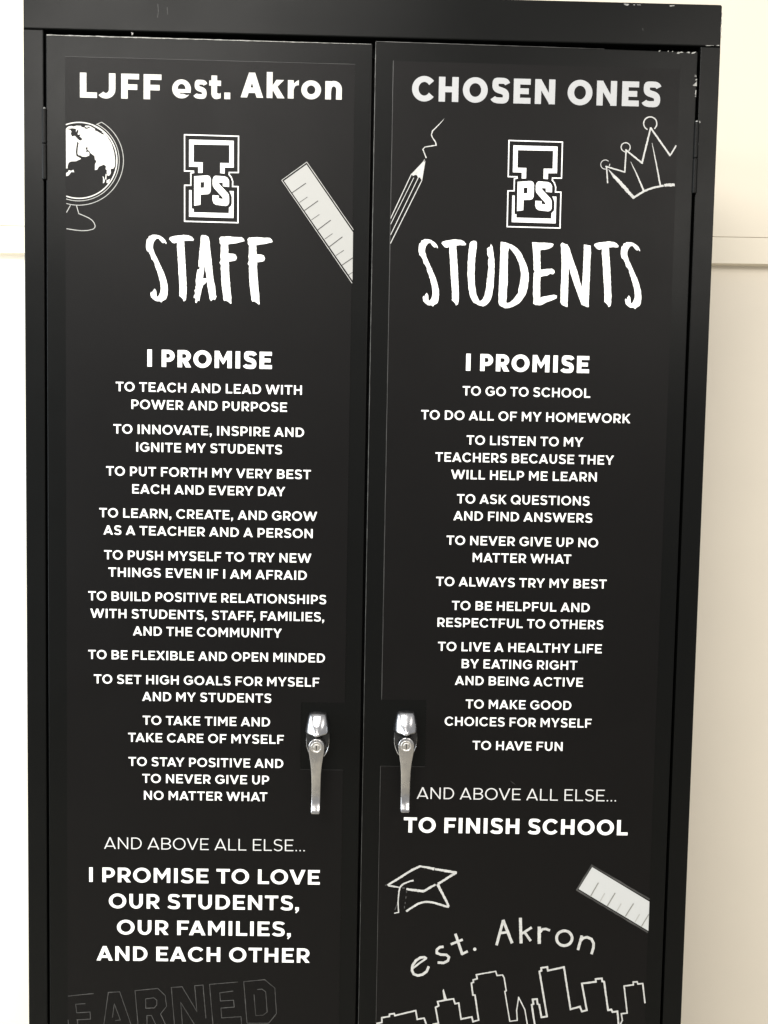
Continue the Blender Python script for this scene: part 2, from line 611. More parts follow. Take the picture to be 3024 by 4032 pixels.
# hinges: two knuckles and a pin, at the outer edges of the doors
def hinge(x, z0, zm, z1, par, yc=-.0036, rad=.0034):
    for k, (a, c) in enumerate(((z0, zm - .0006), (zm + .0006, z1))):
        bm = bmesh.new()
        bmesh.ops.create_cone(bm, cap_ends=True, segments=20, radius1=rad, radius2=rad, depth=c - a,
                              matrix=Matrix.Translation((x, yc + .0025, (a + c) / 2)))
        es = [e for e in bm.edges if abs(e.verts[0].co.z - e.verts[1].co.z) < 1e-7]
        bmesh.ops.bevel(bm, geom=es, offset=.0005, segments=2, affect='EDGES')
        h = from_bm('hinge_knuckle', bm, M_PAINT, par, None, True)
    bm = bmesh.new()
    bmesh.ops.create_uvsphere(bm, u_segments=14, v_segments=8, radius=.0017, matrix=Matrix.Translation((x, yc + .0022, z1 + .0010)))
    from_bm('hinge_pin', bm, M_CHIP_HILITE, par, None, True)


hl = [at(176, y, 0).z for y in (708, 568, 432)]
hr = [at(2745, y, 0).z for y in (763, 626, 484)]
hinge(.0280, *hl, dl)
hinge(.8856, *hr, dr)


# worn paint: small flakes on the edges
def chips(par, reg, polys, Y, label=None):
    ops = []
    for p in polys:
        q = []
        n = len(p)
        for i in range(n):
            (x0, y0), (x1, y1) = p[i], p[(i + 1) % n]
            q.append((x0 + random.uniform(-2, 2), y0 + random.uniform(-2, 2)))
            q.append(((x0 + x1) / 2 + random.uniform(-4, 4), (y0 + y1) / 2 + random.uniform(-3, 3)))
        ops.append(('+', q))
    return drawing('paint_wear', ops, reg, M_CHIP_HILITE, par, label, Y)


RG = (2560, 120, 5.53)
chips(dr, RG, [[(180, 462), (205, 432), (238, 436), (210, 452)], [(380, 465), (392, 440), (412, 440), (400, 462)],
               [(475, 470), (488, 446), (508, 450)], [(580, 500), (605, 465), (640, 472), (690, 455), (728, 480), (650, 485), (630, 503)],
               [(788, 478), (830, 456), (872, 468), (860, 495), (815, 486)], [(900, 508), (918, 472), (1010, 462), (960, 498)]], Y_DOOR - .0003)
chips(dr, RG, [[(965, 1005), (975, 955), (1000, 985), (1014, 960), (1012, 1010), (985, 998)], [(980, 1085), (1000, 1055), (1024, 1050), (1014, 1085)],
               [(930, 1192), (975, 1150), (1018, 1105), (1014, 1210), (960, 1205)], [(975, 1390), (990, 1290), (1008, 1295), (1000, 1410)],
               [(968, 1440), (985, 1415), (1003, 1418), (998, 1445)]], Y_DOOR - .0003)
chips(cab, RG, [[(1208, 318), (1250, 305), (1400, 306), (1400, 313), (1290, 322)], [(1440, 320), (1460, 302), (1520, 302), (1518, 320)]], Y_FRAME - .0003,
      'pale scratch along the seam beside the right door top')
TR = (2440, 0, 5.53)
chips(cab, TR, [[(90, 62), (120, 60), (215, 66), (210, 88), (170, 112), (130, 95)], [(300, 80), (345, 82), (343, 97), (305, 93)], [(380, 80), (470, 86), (468, 98), (390, 94)]],
      Y_FRAME - .0003, 'row of pale paint chips on the top edge')
chips(cab, (2600, 0, 6.38), [[(245, 118), (365, 112), (372, 130), (320, 140), (245, 142)]], Y_FRAME - .0003)
E2 = (2700, 0, 5.12)
chips(cab, E2, [[(738, 235), (748, 240), (746, 330), (736, 325)], [(730, 370), (745, 380), (742, 480), (722, 470)], [(715, 530), (735, 540), (730, 640), (712, 635)],
                [(725, 700), (735, 705), (733, 760), (724, 755)]], Y_FRAME - .0003, 'worn grey patches on the right corner edge')
chips(cab, (0, 0, 1.0914), [[(563, 137), (568, 137), (568, 146), (563, 146)]], Y_FRAME - .0003)
for pts in ([(620, 12), (622, 40), (619, 66)], [(657, 25), (659, 55)], [(2532, 108), (2534, 117)]):
    drawing('scuff_mark', [('+', stroke(pts, 2.2, rough=.5, step=6))], (0, 0, 1), M_DIM, cab, None, Y_FRAME - .0003)
HR = (2700, 420, 5.82)
chips(dr, HR, [[(252, 690), (288, 670), (296, 700), (285, 780), (298, 870), (275, 880), (250, 800)]], -.0021, 'white worn patch on the hinge')
chips(cab, HR, [[(310, 345), (325, 318), (345, 360), (325, 382)], [(252, 395), (312, 400), (300, 570), (275, 585), (250, 520)]], -.0020)


# highlights of the folded door edges, painted as thin pale strips
def worn(par, pts, wd, mt):  # paints a highlight strip along a door edge, not wear
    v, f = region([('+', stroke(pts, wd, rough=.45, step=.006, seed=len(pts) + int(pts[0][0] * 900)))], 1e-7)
    flat('edge_highlight', v, f, lambda p: p, mt, par, None, Y_DOOR - .0002)


M_HILITE = mat('painted_highlight', (.13, .13, .125), .4, noise_amt=.7, noise_scale=45)
worn(dl, [(.0312, 1.91865), (.14, 1.91830), (.28, 1.91785), (.40, 1.91745), (.4540, 1.91730)], [.0010, .0011, .0009, .0006, .0004], M_CHIP_HILITE)
worn(dr, [(.4600, 1.92095), (.54, 1.92035), (.65, 1.91960), (.76, 1.91870)], [.0007, .0006, .0004, .0002], M_HILITE)
worn(dr, [(.45975, 1.9205), (.45975, 1.6), (.45975, 1.2), (.45975, .8), (.45975, .4)], [.0007, .0006, .0004, .0003, .0003], M_HILITE)

# ------------------------------------------------------------------ the printed vinyl posters
XA0, XA1 = .0551, .4333
XB0, XB1 = .4828, .8606
za, zb = 1.8922, 1.8970
zc = .40


def cutz(py, px):
    return at(px, py, Y_DOOR).z


cl_x = at(1184, 2900, Y_DOOR).x
cl_t, cl_b = cutz(2766, 1270), cutz(3030, 1270)
cr_x = at(1676, 2900, Y_DOOR).x
cr_t, cr_b = cutz(2756, 1590), cutz(3017, 1590)
pl = from_bm('poster', prism_bm([(XA0, zc), (XA1 - .001, zc), (XA1 - .0008, cl_b), (cl_x, cl_b), (cl_x, cl_t), (XA1, cl_t), (XA1, za - .0008), (XA0, za)], Y_VINYL, Y_DOOR + .0002),
             M_VINYL, cab, 'black vinyl poster of the staff promises')
pr = from_bm('poster', prism_bm([(XB0 + .0012, zc), (XB1 + .0012, zc), (XB1, zb - .0018), (XB0, zb), (XB0 + .0004, cr_t), (cr_x, cr_t), (cr_x, cr_b), (XB0 + .0006, cr_b)], Y_VINYL, Y_DOOR + .0002),
             M_VINYL, cab, 'black vinyl poster of the student promises')


def edge_strip(pts, par, wd=.0008):
    ops = [('+', stroke(pts, wd, rough=.35, step=.02, seed=int(pts[0][0] * 1000)))]
    v, f = region(ops, 1e-7)
    return flat('poster_edge', v, f, lambda p: p, M_EDGE, par, None, Y_INK)


edge_strip([(XB0 + .0004, zb), (XB0 + .0008, cr_t)], pr, .0009)
edge_strip([(XB0 + .001, cr_b), (XB0 + .0016, zc)], pr, .0006)
edge_strip([(XA0, za - .0003), (XA1, za - .0011)], pl, .0004)
edge_strip([(cr_x, cr_b), (XB0 + .0006, cr_b)], pr, .0004)
edge_strip([(XA1 - .0008, cl_b), (cl_x, cl_b)], pl, .0003)


def line(txt, reg, xl, xr, yl, yr, cap, wt, material, par, lab=None, dy=0):
    rx, ry, s = reg
    P0, P1 = at(rx + xl / s, ry + yl / s, Y_INK), at(rx + xr / s, ry + yr / s, Y_INK)
    V, F, W = text_mesh(txt, wt)
    sx = (P1.x - P0.x) / W
    # keep the slight residual slope of the survey out: the print is level
    zb_ = (P0.z + P1.z) / 2 + dy
    return flat('lettering', V, F, lambda p: (P0.x + p[0] * sx, zb_ + p[1] * cap), material, par, lab or ('printed line reading ' + txt))


A = (300, 1450, 1.5082); B = (300, 2150, 1.5082); C = (250, 2850, 1.3825); D = (250, 3400, 1.3825)
Eg = (1600, 1450, 1.659); Fg = (1600, 2150, 1.659); G = (1480, 2950, 1.3825); Hh = (1700, 2760, 2.37)
CS, WS = .01235, .186
for reg, rows in ((A, (('TO TEACH AND LEAD WITH', 235, 1340, 136, 157), ('POWER AND PURPOSE', 328, 1252, 241, 259),
                       ('TO INNOVATE, INSPIRE AND', 221, 1353, 388, 407), ('IGNITE MY STUDENTS', 357, 1222, 497, 508),
                       ('TO PUT FORTH MY VERY BEST', 178, 1393, 638, 657), ('EACH AND EVERY DAY', 333, 1241, 746, 757),
                       ('TO LEARN, CREATE, AND GROW', 137, 1430, 887, 904), ('AS A TEACHER AND A PERSON', 162, 1404, 991, 1005))),
                  (B, (('TO PUSH MYSELF TO TRY NEW', 166, 1396, 82, 96), ('THINGS EVEN IF I AM AFRAID', 191, 1369, 186, 196),
                       ('TO BUILD POSITIVE RELATIONSHIPS', 72, 1484, 326, 341), ('WITH STUDENTS, STAFF, FAMILIES,', 84, 1472, 430, 443),
                       ('AND THE COMMUNITY', 337, 1221, 533, 542), ('TO BE FLEXIBLE AND OPEN MINDED', 72, 1477, 676, 686),
                       ('TO SET HIGH GOALS FOR MYSELF', 105, 1443, 821, 830), ('AND MY STUDENTS', 392, 1158, 922, 928),
                       ('TO TAKE TIME AND', 395, 1151, 1064, 1068))),
                  (C, (('TAKE CARE OF MYSELF', 352, 1199, 102, 105), ('TO STAY POSITIVE AND', 354, 1196, 234, 235),
                       ('TO NEVER GIVE UP', 429, 1119, 324, 327), ('NO MATTER WHAT', 438, 1109, 416, 418)))):
    for r_ in rows:
        line(r_[0], reg, *r_[1:], CS, WS, M_WHITE, pl)
for reg, rows in ((Eg, (('TO GO TO SCHOOL', 367, 1201, 180, 190), ('TO DO ALL OF MY HOMEWORK', 96, 1463, 338, 354),
                        ('TO LISTEN TO MY', 393, 1155, 501, 510), ('TEACHERS BECAUSE THEY', 189, 1355, 612, 627),
                        ('WILL HELP ME LEARN', 291, 1243, 725, 738), ('TO ASK QUESTIONS', 330, 1196, 885, 894),
                        ('AND FIND ANSWERS', 307, 1214, 996, 1005), ('TO NEVER GIVE UP NO', 262, 1252, 1157, 1165))),
                  (Fg, (('MATTER WHAT', 433, 1076, 106, 113), ('TO ALWAYS TRY MY BEST', 194, 1307, 263, 275),
                        ('TO BE HELPFUL AND', 297, 1197, 419, 430), ('RESPECTFUL TO OTHERS', 203, 1286, 529, 542),
                        ('TO LIVE A HEALTHY LIFE', 206, 1276, 688, 697), ('BY EATING RIGHT', 361, 1116, 800, 806),
                        ('AND BEING ACTIVE', 317, 1153, 908, 918), ('TO MAKE GOOD', 387, 1077, 1063, 1068))),
                  (Hh, (('CHOICES FOR MYSELF', 120, 1490, 234, 245), ('TO HAVE FUN', 380, 1220, 457, 464)))):
    for r_ in rows:
        line(r_[0], reg, *r_[1:], CS, WS, M_WHITE, pr)
line('AND ABOVE ALL ELSE...', C, 221, 1313, 685, 689, .0163, .098, M_LGREY, pl)
line('AND ABOVE ALL ELSE...', G, 222, 1307, 272, 282, .0162, .105, M_LGREY, pr)
line('TO FINISH SCHOOL', G, 151, 1370, 456, 466, .0215, .226, M_WHITE, pr)
line('I PROMISE TO LOVE', D, 140, 1395, 106, 109, .0206, .208, M_WHITE, pl)
line('OUR STUDENTS,', D, 247, 1281, 247, 251, .0206, .208, M_WHITE, pl)
line('OUR FAMILIES,', D, 291, 1237, 388, 394, .0206, .208, M_WHITE, pl)
line('AND EACH OTHER', D, 180, 1340, 531, 537, .0206, .208, M_WHITE, pl)
line('I PROMISE', (500, 880, 2.37), 190, 1352, 1333, 1360, .0226, .262, M_WHITE, pl)
line('I PROMISE', (1600, 880, 1.659), 389, 1193, 964, 975, .0226, .262, M_WHITE, pr)
HB = (158, 158, 1.2253)
parts = [line(t_, HB, a_, b_, 284, 284, .0318, .255, M_OFFW, pl) for t_, a_, b_ in (('LJFF', 192, 585), ('est.', 637, 917), ('Akron', 967, 1455))]
hz = (at(345 / 1.0914, 409 / 1.0914, Y_INK).z + at(1468 / 1.0914, 438 / 1.0914, Y_INK).z) / 2
hb = bmesh.new()
for p in parts:
    p.data.transform(Matrix.Translation((0, 0, hz - at(HB[0] + 820 / 1.2253, HB[1] + 284 / 1.2253, Y_INK).z)))
    hb.from_mesh(p.data)
    for v_ in p.data.vertices:
        pass
hm = bpy.data.meshes.new('lettering')
hb.to_mesh(hm)
hb.free()
for p in parts:
    bpy.data.objects.remove(p)
link('lettering', hm, M_OFFW, pl, 'bold heading reading LJFF est. Akron')
line('CHOSEN ONES', (1440, 0, 1.0473), 190, 1216, 418, 439, .0318, .272, M_HEAD, pr, 'bold grey heading reading CHOSEN ONES')


# ------------------------------------------------------------------ brush lettering STAFF / STUDENTS
def rough_poly(p, amp, step, seed):
    rnd = random.Random(seed)
    q = []
    n = len(p)
    for i in range(n):
        (x0, y0), (x1, y1) = p[i], p[(i + 1) % n]
        k = max(1, int(math.hypot(x1 - x0, y1 - y0) / step))
        for j in range(k):
            t = j / k
            a = amp if j else amp * .3
            q.append((x0 + (x1 - x0) * t + rnd.uniform(-a, a), y0 + (y1 - y0) * t + rnd.uniform(-a, a)))
    return q


bS = [(235,90),(330,90),(420,110),(500,160),(550,210),(590,290),(575,315),(545,265),(530,290),(490,285),(430,220),(405,185),(375,178),(335,190),(295,240),(265,310),(258,400),(290,510),(370,680),(450,850),(520,1000),(570,1140),(610,1300),(620,1440),(605,1560),(580,1640),(530,1670),(490,1690),(465,1725),(420,1695),(330,1690),(270,1650),(215,1595),(200,1510),(215,1465),(250,1500),(250,1460),(300,1390),(335,1440),(345,1540),(350,1600),(400,1560),(440,1480),(450,1380),(435,1230),(400,1100),(350,940),(305,830),(305,790),(265,715),(225,680),(205,590),(160,510),(115,475),(95,400),(95,300),(110,200),(155,165),(160,125),(215,110)]
bT = [(650,190),(670,150),(750,125),(880,105),(1000,92),(1120,105),(1200,140),(1250,200),(1235,235),(1110,230),(1010,240),(1020,400),(1040,700),(1055,1000),(1065,1200),(1075,1400),(1065,1600),(1050,1670),(1005,1700),(985,1650),(940,1600),(900,1570),(905,1400),(895,1200),(880,1000),(870,800),(855,550),(840,400),(840,275),(780,295),(730,280),(690,235)]
bA = [(205,100),(230,80),(300,82),(355,115),(375,200),(395,400),(430,720),(450,930),(490,1130),(500,1260),(515,1295),(480,1365),(445,1345),(410,1385),(385,1350),(350,1150),(325,995),(300,1030),(250,1070),(215,1180),(195,1270),(175,1385),(145,1370),(120,1425),(95,1415),(95,1330),(65,1320),(70,1280),(95,1230),(78,1165),(105,1150),(100,1090),(110,1070),(105,1000),(120,870),(140,760),(180,750),(185,715),(160,700),(160,620),(175,430),(200,250)]
bAh = [(280,670),(320,930),(245,938)]
bF = [(570,150),(600,112),(750,105),(900,118),(1010,120),(1055,155),(1070,200),(1000,215),(900,240),(745,262),(748,440),(850,450),(895,470),(918,525),(900,575),(850,590),(760,600),(762,750),(775,950),(790,1130),(805,1280),(812,1430),(795,1440),(750,1400),(700,1375),(665,1380),(650,1340),(635,1200),(615,1050),(605,850),(600,720),(605,670),(575,630),(600,570),(590,490),(600,400),(600,320),(605,270),(580,240),(580,180)]
bU = [(1085,150),(1110,115),(1160,92),(1210,100),(1232,130),(1230,220),(1205,380),(1190,560),(1185,850),(1195,1020),(1225,1200),(1265,1290),(1290,1330),(1340,1300),(1390,1210),(1420,1060),(1440,870),(1455,740),(1470,640),(1460,500),(1480,440),(1450,390),(1440,250),(1500,215),(1520,160),(1550,210),(1570,330),(1590,500),(1590,700),(1575,980),(1545,1200),(1500,1320),(1430,1400),(1360,1432),(1270,1410),(1160,1350),(1095,1230),(1060,1050),(1042,800),(1045,560),(1060,350)]
bD = [(190,130),(300,145),(450,200),(570,280),(660,390),(740,560),(800,700),(840,870),(840,1000),(820,1200),(770,1350),(700,1460),(620,1560),(500,1630),(400,1670),(280,1680),(160,1610),(135,1540),(140,1300),(155,1000),(170,600),(180,300)]
bDh = [(380,270),(460,350),(550,480),(630,680),(660,870),(655,950),(635,1100),(605,1220),(600,1310),(560,1370),(480,1480),(400,1545),(340,1560),(315,1545),(330,1400),(330,1250),(350,1100),(350,800),(355,400)]
bE = [(920,140),(1050,150),(1200,150),(1380,165),(1425,190),(1390,250),(1300,295),(1200,315),(1110,325),(1112,500),(1118,780),(1250,765),(1380,755),(1440,800),(1445,850),(1410,888),(1340,875),(1270,920),(1180,930),(1115,950),(1105,1150),(1105,1440),(1200,1405),(1430,1365),(1500,1385),(1490,1450),(1400,1490),(1280,1530),(1110,1612),(1000,1605),(945,1570),(955,1480),(940,1350),(945,1100),(955,870),(985,810),(955,790),(955,600),(935,300)]
bN = [(125,150),(155,115),(220,145),(250,150),(290,230),(340,390),(430,640),(510,945),(530,700),(540,450),(550,150),(600,160),(670,170),(680,300),(665,450),(655,750),(645,1000),(635,1200),(635,1285),(600,1285),(560,1265),(510,1245),(460,1110),(400,950),(340,780),(275,560),(268,750),(260,1000),(250,1285),(225,1280),(150,1245),(122,1200),(125,1000),(140,750),(145,480),(135,250)]


def specks(seed, box, n, horiz=False):
    rnd = random.Random(seed)
    o = []
    for i in range(n):
        x, y = rnd.uniform(box[0], box[1]), rnd.uniform(box[2], box[3])
        a, c = rnd.uniform(.5, 1.1), rnd.uniform(2, 7)
        o.append(('-', [(x - a, y), (x, y - c), (x + a, y), (x + a * .3, y + c)]))
    return o


def src(poly, rx, ry, s):
    return [(rx + x / s, ry + y / s) for x, y in poly]


def fitbox(poly, x0, x1, y0, y1):
    xs = [p[0] for p in poly]; ys = [p[1] for p in poly]
    a, b_, c, d = min(xs), max(xs), min(ys), max(ys)
    return [(x0 + (x - a) / (b_ - a) * (x1 - x0), y0 + (y - c) / (d - c) * (y1 - y0)) for x, y in poly]


g1 = (560, 910, 6.144); g2 = (750, 910, 5.027); g3 = (1640, 930, 5.184); g4 = (1940, 930, 5.925); g5 = (2180, 930, 4.608)
SRC = (0, 0, 1)
staff = [('+', src(bS, *g1)), ('+', src(bT, *g1)), ('+', src(bA, *g2)), ('-', src(bAh, *g2)), ('+', src(bF, *g2)), ('+', src([(x + 557, y + 15) for x, y in bF], *g2))]
sS, sT = src(bS, *g1), src(bT, *g1)
stud = [('+', fitbox(sS, 1640 + 45 / 5.184, 1640 + 460 / 5.184, 930 + 62 / 5.184, 930 + 1435 / 5.184)),
        ('+', fitbox(sT, 1640 + 510 / 5.184, 1640 + 1012 / 5.184, 930 + 65 / 5.184, 930 + 1415 / 5.184)),
        ('+', src(bU, *g3)), ('+', src(bD, *g4)), ('-', src(bDh, *g4)), ('+', src(bE, *g4)), ('+', src(bN, *g5)),
        ('+', fitbox(sT, 2180 + 732 / 4.608, 2180 + 1180 / 4.608, 930 + 95 / 4.608, 930 + 1288 / 4.608)),
        ('+', fitbox(sS, 2180 + 1220 / 4.608, 2180 + 1592 / 4.608, 930 + 110 / 4.608, 930 + 1322 / 4.608))]
staff = [(q, rough_poly(p, .75, 6, i)) for i, (q, p) in enumerate(staff)]
stud = [(q, rough_poly(p, .75, 6, 40 + i)) for i, (q, p) in enumerate(stud)]
staff += specks(3, (764, 776, 1120, 1190), 9) + specks(4, (883, 897, 1140, 1195), 7) + specks(5, (994, 1008, 1142, 1198), 7) + specks(6, (713, 722, 1150, 1185), 4)
stud += specks(13, (1779, 1783, 1140, 1190), 5) + specks(14, (1918, 1935, 1000, 1130), 16) + specks(15, (1972, 1978, 1100, 1200), 6) + specks(16, (2212, 2220, 1130, 1200), 8) + specks(17, (2373, 2380, 1150, 1200), 5)
drawing('lettering', staff, SRC, M_WHITE, pl, 'brush lettered word STAFF')
drawing('lettering', stud, SRC, M_WHITE, pr, 'brush lettered word STUDENTS')

# ------------------------------------------------------------------ emblem
loop = [(155,118),(1392,155),(1388,985),(1180,983),(1178,1035),(1225,1095),(1258,1190),(1255,1305),(1382,1308),(1378,2135),(156,2102),(156,1278),(298,1278),(300,1000),(362,985),(360,955),(156,950)]
em = [('+', stroke([loop[i], loop[(i + 1) % len(loop)]], 26, cap=13)) for i in range(len(loop))]
em += [('+', [(260,230),(1282,258),(1282,872),(1075,872),(1075,1010),(972,1000),(972,765),(1180,770),(1182,357),(365,340),(363,745),(570,752),(568,993),(468,993),(468,855),(260,850)]),
       ('+', [(260,1385),(315,1388),(318,1812),(362,1818),(365,1895),(1170,1918),(1175,1790),(1225,1740),(1238,1690),(1238,1540),(1220,1490),(1185,1408),(1280,1412),(1275,2028),(258,1998)]),
       ('+', [(375,1070),(680,1050),(720,1065),(745,1095),(758,1140),(755,1390),(742,1440),(715,1472),(680,1482),(522,1490),(520,1725),(375,1745)]), ('-', [(520,1208),(608,1200),(605,1330),(520,1340)]),
       ('+', [(870,1058),(1080,1075),(1140,1105),(1175,1170),(1175,1315),(1035,1300),(1030,1220),(942,1212),(945,1245),(1140,1450),(1165,1490),(1175,1540),(1175,1680),(1150,1730),(1100,1752),(880,1725),(820,1690),(795,1620),(795,1505),(940,1515),(942,1580),(1030,1592),(1030,1560),(830,1340),(808,1300),(798,1250),(798,1150),(820,1090),(840,1068)])]
emL = drawing('emblem', em, (700, 510, 5.819), M_WHITE, pl, 'block letter I emblem with letters PS across it')
e2 = emL.copy()
COL.objects.link(e2)
e2.parent = pr
a0, a1 = at(724, 528, Y_INK), at(941.4, 534, Y_INK)
b0, b1 = at(2001.5, 550.2, Y_INK), at(2217, 555.5, Y_INK)
c0, c1 = at(724, 873.4, Y_INK), at(1990.8, 895, Y_INK)
e2.location = (((b0.x + b1.x) - (a0.x + a1.x)) / 2, 0, ((b0.z - a0.z) + (c1.z - c0.z)) / 2)

# ------------------------------------------------------------------ drawings on the left poster
GL = (240, 470, 4.915)
clipL = [(-300, -100), (94, -100), (108, 2300), (-300, 2300)]


def dcirc(cx, cy, r, a0, a1, wd, n=60, **k):
    return ('+', stroke(arc(cx, cy, r, r, a0, a1, n), wd, **k))


gl = [('+', [(92,185),(115,160),(150,135),(215,128),(240,140),(300,122),(385,125),(400,148),(455,160),(470,122),(545,122),(600,150),(660,185),(720,215),(790,245),(835,250),(900,340),(985,480),(1030,640),(1050,800),(1045,900),(1020,950),(960,960),(968,1030),(945,1080),(905,1095),(885,1040),(888,985),(865,965),(870,905),(830,875),(735,915),(700,975),(655,980),(660,870),(690,800),(658,785),(650,715),(600,690),(555,630),(548,700),(480,725),(400,720),(330,700),(305,712),(385,755),(380,770),(290,810),(190,815),(150,840),(130,900),(128,950),(92,950)]),
      ('-', [(95,180),(180,178),(220,172),(290,182),(292,250),(318,200),(342,215),(322,288),(342,300),(382,283),(362,330),(422,385),(370,412),(325,380),(270,318),(215,332),(188,275),(205,240),(185,205)]),
      ('-', [(315,430),(345,455),(325,560),(320,660),(335,690),(400,705),(400,745),(330,725),(298,705),(288,620),(300,520)]),
      ('-', [(495,535),(518,545),(512,590),(545,608),(570,650),(650,712),(560,735),(552,660),(535,628),(478,628),(480,612),(500,600),(475,565)]),
      ('-', [(455,165),(482,185),(522,178),(575,155),(540,145),(500,160),(465,140)]),
      ('-', [(590,125),(660,165),(740,215),(825,270),(832,298),(790,285),(700,230),(640,208),(665,190),(600,150),(560,128)]),
      ('+', [(97,1040),(140,1015),(150,980),(195,995),(240,975),(258,1025),(200,1020),(150,1085),(105,1100),(97,1080)]),
      ('+', [(805,1095),(830,1120),(850,1190),(835,1230),(812,1235),(815,1150)]), ('+', [(865,1055),(885,1060),(878,1165),(855,1160)]),
      ('+', [(885,1180),(950,1150),(932,1210),(905,1240),(880,1225)]),
      dcirc(348, 793, 735, -112, 112, 22), ('+', stroke([(620, 130), (700, 165), (800, 225), (845, 275)], [3, 12, 14, 6])),
      ('-', clipL)]
drawing('globe_drawing', gl, GL, M_OFFW, pl, 'white map globe drawing cut by the poster edge')
a_in = math.degrees(math.atan2(100 - 795, 685 - 345)); a_out = math.degrees(math.atan2(55 - 797, 785 - 345))
gl2 = [dcirc(345, 795, 783, a_in, 112, 13), dcirc(345, 797, 864, a_out, 112, 13),
       ('+', stroke([(685, 100), (785, 55)], 13, cap=5)),
       ('+', stroke([(185, 1660), (105, 1805)], 15)), ('+', stroke([(300, 1665), (345, 1825), (410, 1850), (480, 1880), (545, 1912), (600, 1950), (640, 2000), (662, 2060), (655, 2095), (620, 2125), (520, 2150), (400, 2155), (260, 2140), (105, 2115)], 15)),
       ('-', clipL)]
drawing('globe_stand_drawing', gl2, GL, M_LINE, pl, 'thin outline of the globe ring and stand')

RL = (1000, 440, 2.764)
drawing('ruler_drawing', [('+', [(572, 574), (1078, 1312), (1072, 1836), (326, 752)])], RL, M_RULEL, pl, 'off-white slanted ruler drawing')
drawing('ruler_outline', [('+', stroke([(1082, 1285), (575, 548), (302, 745), (1068, 1866)], 7, rough=.2, step=40))], RL, M_LINE, pl)
tk = [((415,882),(565,778),8),((495,988),(582,928),5),((550,1075),(697,970),8),((625,1178),(712,1118),5),((692,1288),(835,1180),8),((768,1388),(855,1326),5),((820,1470),(962,1362),8),((892,1565),(978,1508),5),((955,1672),(1075,1590),8),((1030,1775),(1073,1748),5)]
drawing('ruler_marks', [('+', stroke([a, b_], c + 1)) for a, b_, c in tk], RL, M_TICK, pl, None, Y_INK2)

# faint outlined word EARNED, running off below
EA = (250, 3840, 3.77); EB = (660, 3840, 3.77)


def ext(p):
    p = list(p)
    for e in (0, -1):
        if p[e][1] >= 715:
            q = p[1] if e == 0 else p[-2]
            d = Vector((p[e][0] - q[0], p[e][1] - q[1])).normalized()
            p[e] = (p[e][0] + d.x * 240, p[e][1] + d.y * 240)
    return p


ea = [[(65,310),(450,270)],[(325,422),(180,430),(195,558),(395,545),(400,650),(205,662),(212,724)],[(68,660),(75,724)],
      [(600,724),(665,255),(835,245),(1000,724)],[(725,630),(755,425),(845,665),(770,672)],
      [(1105,724),(1062,228),(1400,195),(1510,300),(1530,460),(1440,575),(1510,724)],
      [(1218,350),(1340,335),(1385,370),(1385,440),(1345,485),(1222,490),(1218,350)],[(1240,724),(1238,600),(1305,595),(1365,724)]]
eb = [[(100,724),(55,180),(215,170),(435,540),(402,155),(525,145),(568,640)],[(218,724),(195,405),(395,724)],
      [(672,724),(622,135),(1045,100)],[(975,235),(772,260),(785,382),(978,370),(988,472),(792,488),(803,632),(1090,615),(1098,724)],
      [(1178,712),(1130,95),(1440,65),(1592,190),(1615,570),(1500,712),(1178,712)],[(1330,212),(1400,205),(1455,245),(1478,545),(1420,592),(1308,598),(1283,285)]]
ops = [('+', stroke(src(ext(p), *EA), 2.9, rough=.3, step=10)) for p in ea] + [('+', stroke(src(ext(p), *EB), 2.9, rough=.3, step=10)) for p in eb]
drawing('lettering', ops, SRC, M_DIM, pl, 'faint grey outlined word EARNED')

# ------------------------------------------------------------------ drawings on the right poster
PC = (1500, 420, 2.074)
drawing('pencil_drawing', [('+', [(346, 447), (248, 550), (262, 566), (280, 556), (296, 562), (302, 580), (318, 578), (336, 606), (362, 449)]),
                           ('+', stroke([(250, 548), (78, 915)], 7)), ('+', stroke([(268, 580), (78, 962)], 5)), ('+', stroke([(304, 582), (78, 1048)], 6)), ('+', stroke([(334, 602), (77, 1118)], 7)),
                           ('+', stroke([(343, 449), (355, 432), (361, 449)], 3))], PC, M_CHALK, pr, 'long slanted pencil drawing')
drawing('scribble_drawing', [('+', stroke([(370,420),(355,380),(342,348),(358,330),(405,322),(450,315),(446,290),(420,252),(412,230),(420,200),(445,175),(475,145),(500,118),(516,98)], [9,8,8,8,8,9,9,8,9,10,8,7,4,1.5], rough=.25, step=8))], PC, M_CHALK, pr, 'wavy pencil line above the pencil tip')

CR = (2340, 440, 4.879)


def ch(p, wd, sd=0, cap=0):
    return ('+', stroke(p, wd, cap=cap, rough=.2, step=14, seed=sd))


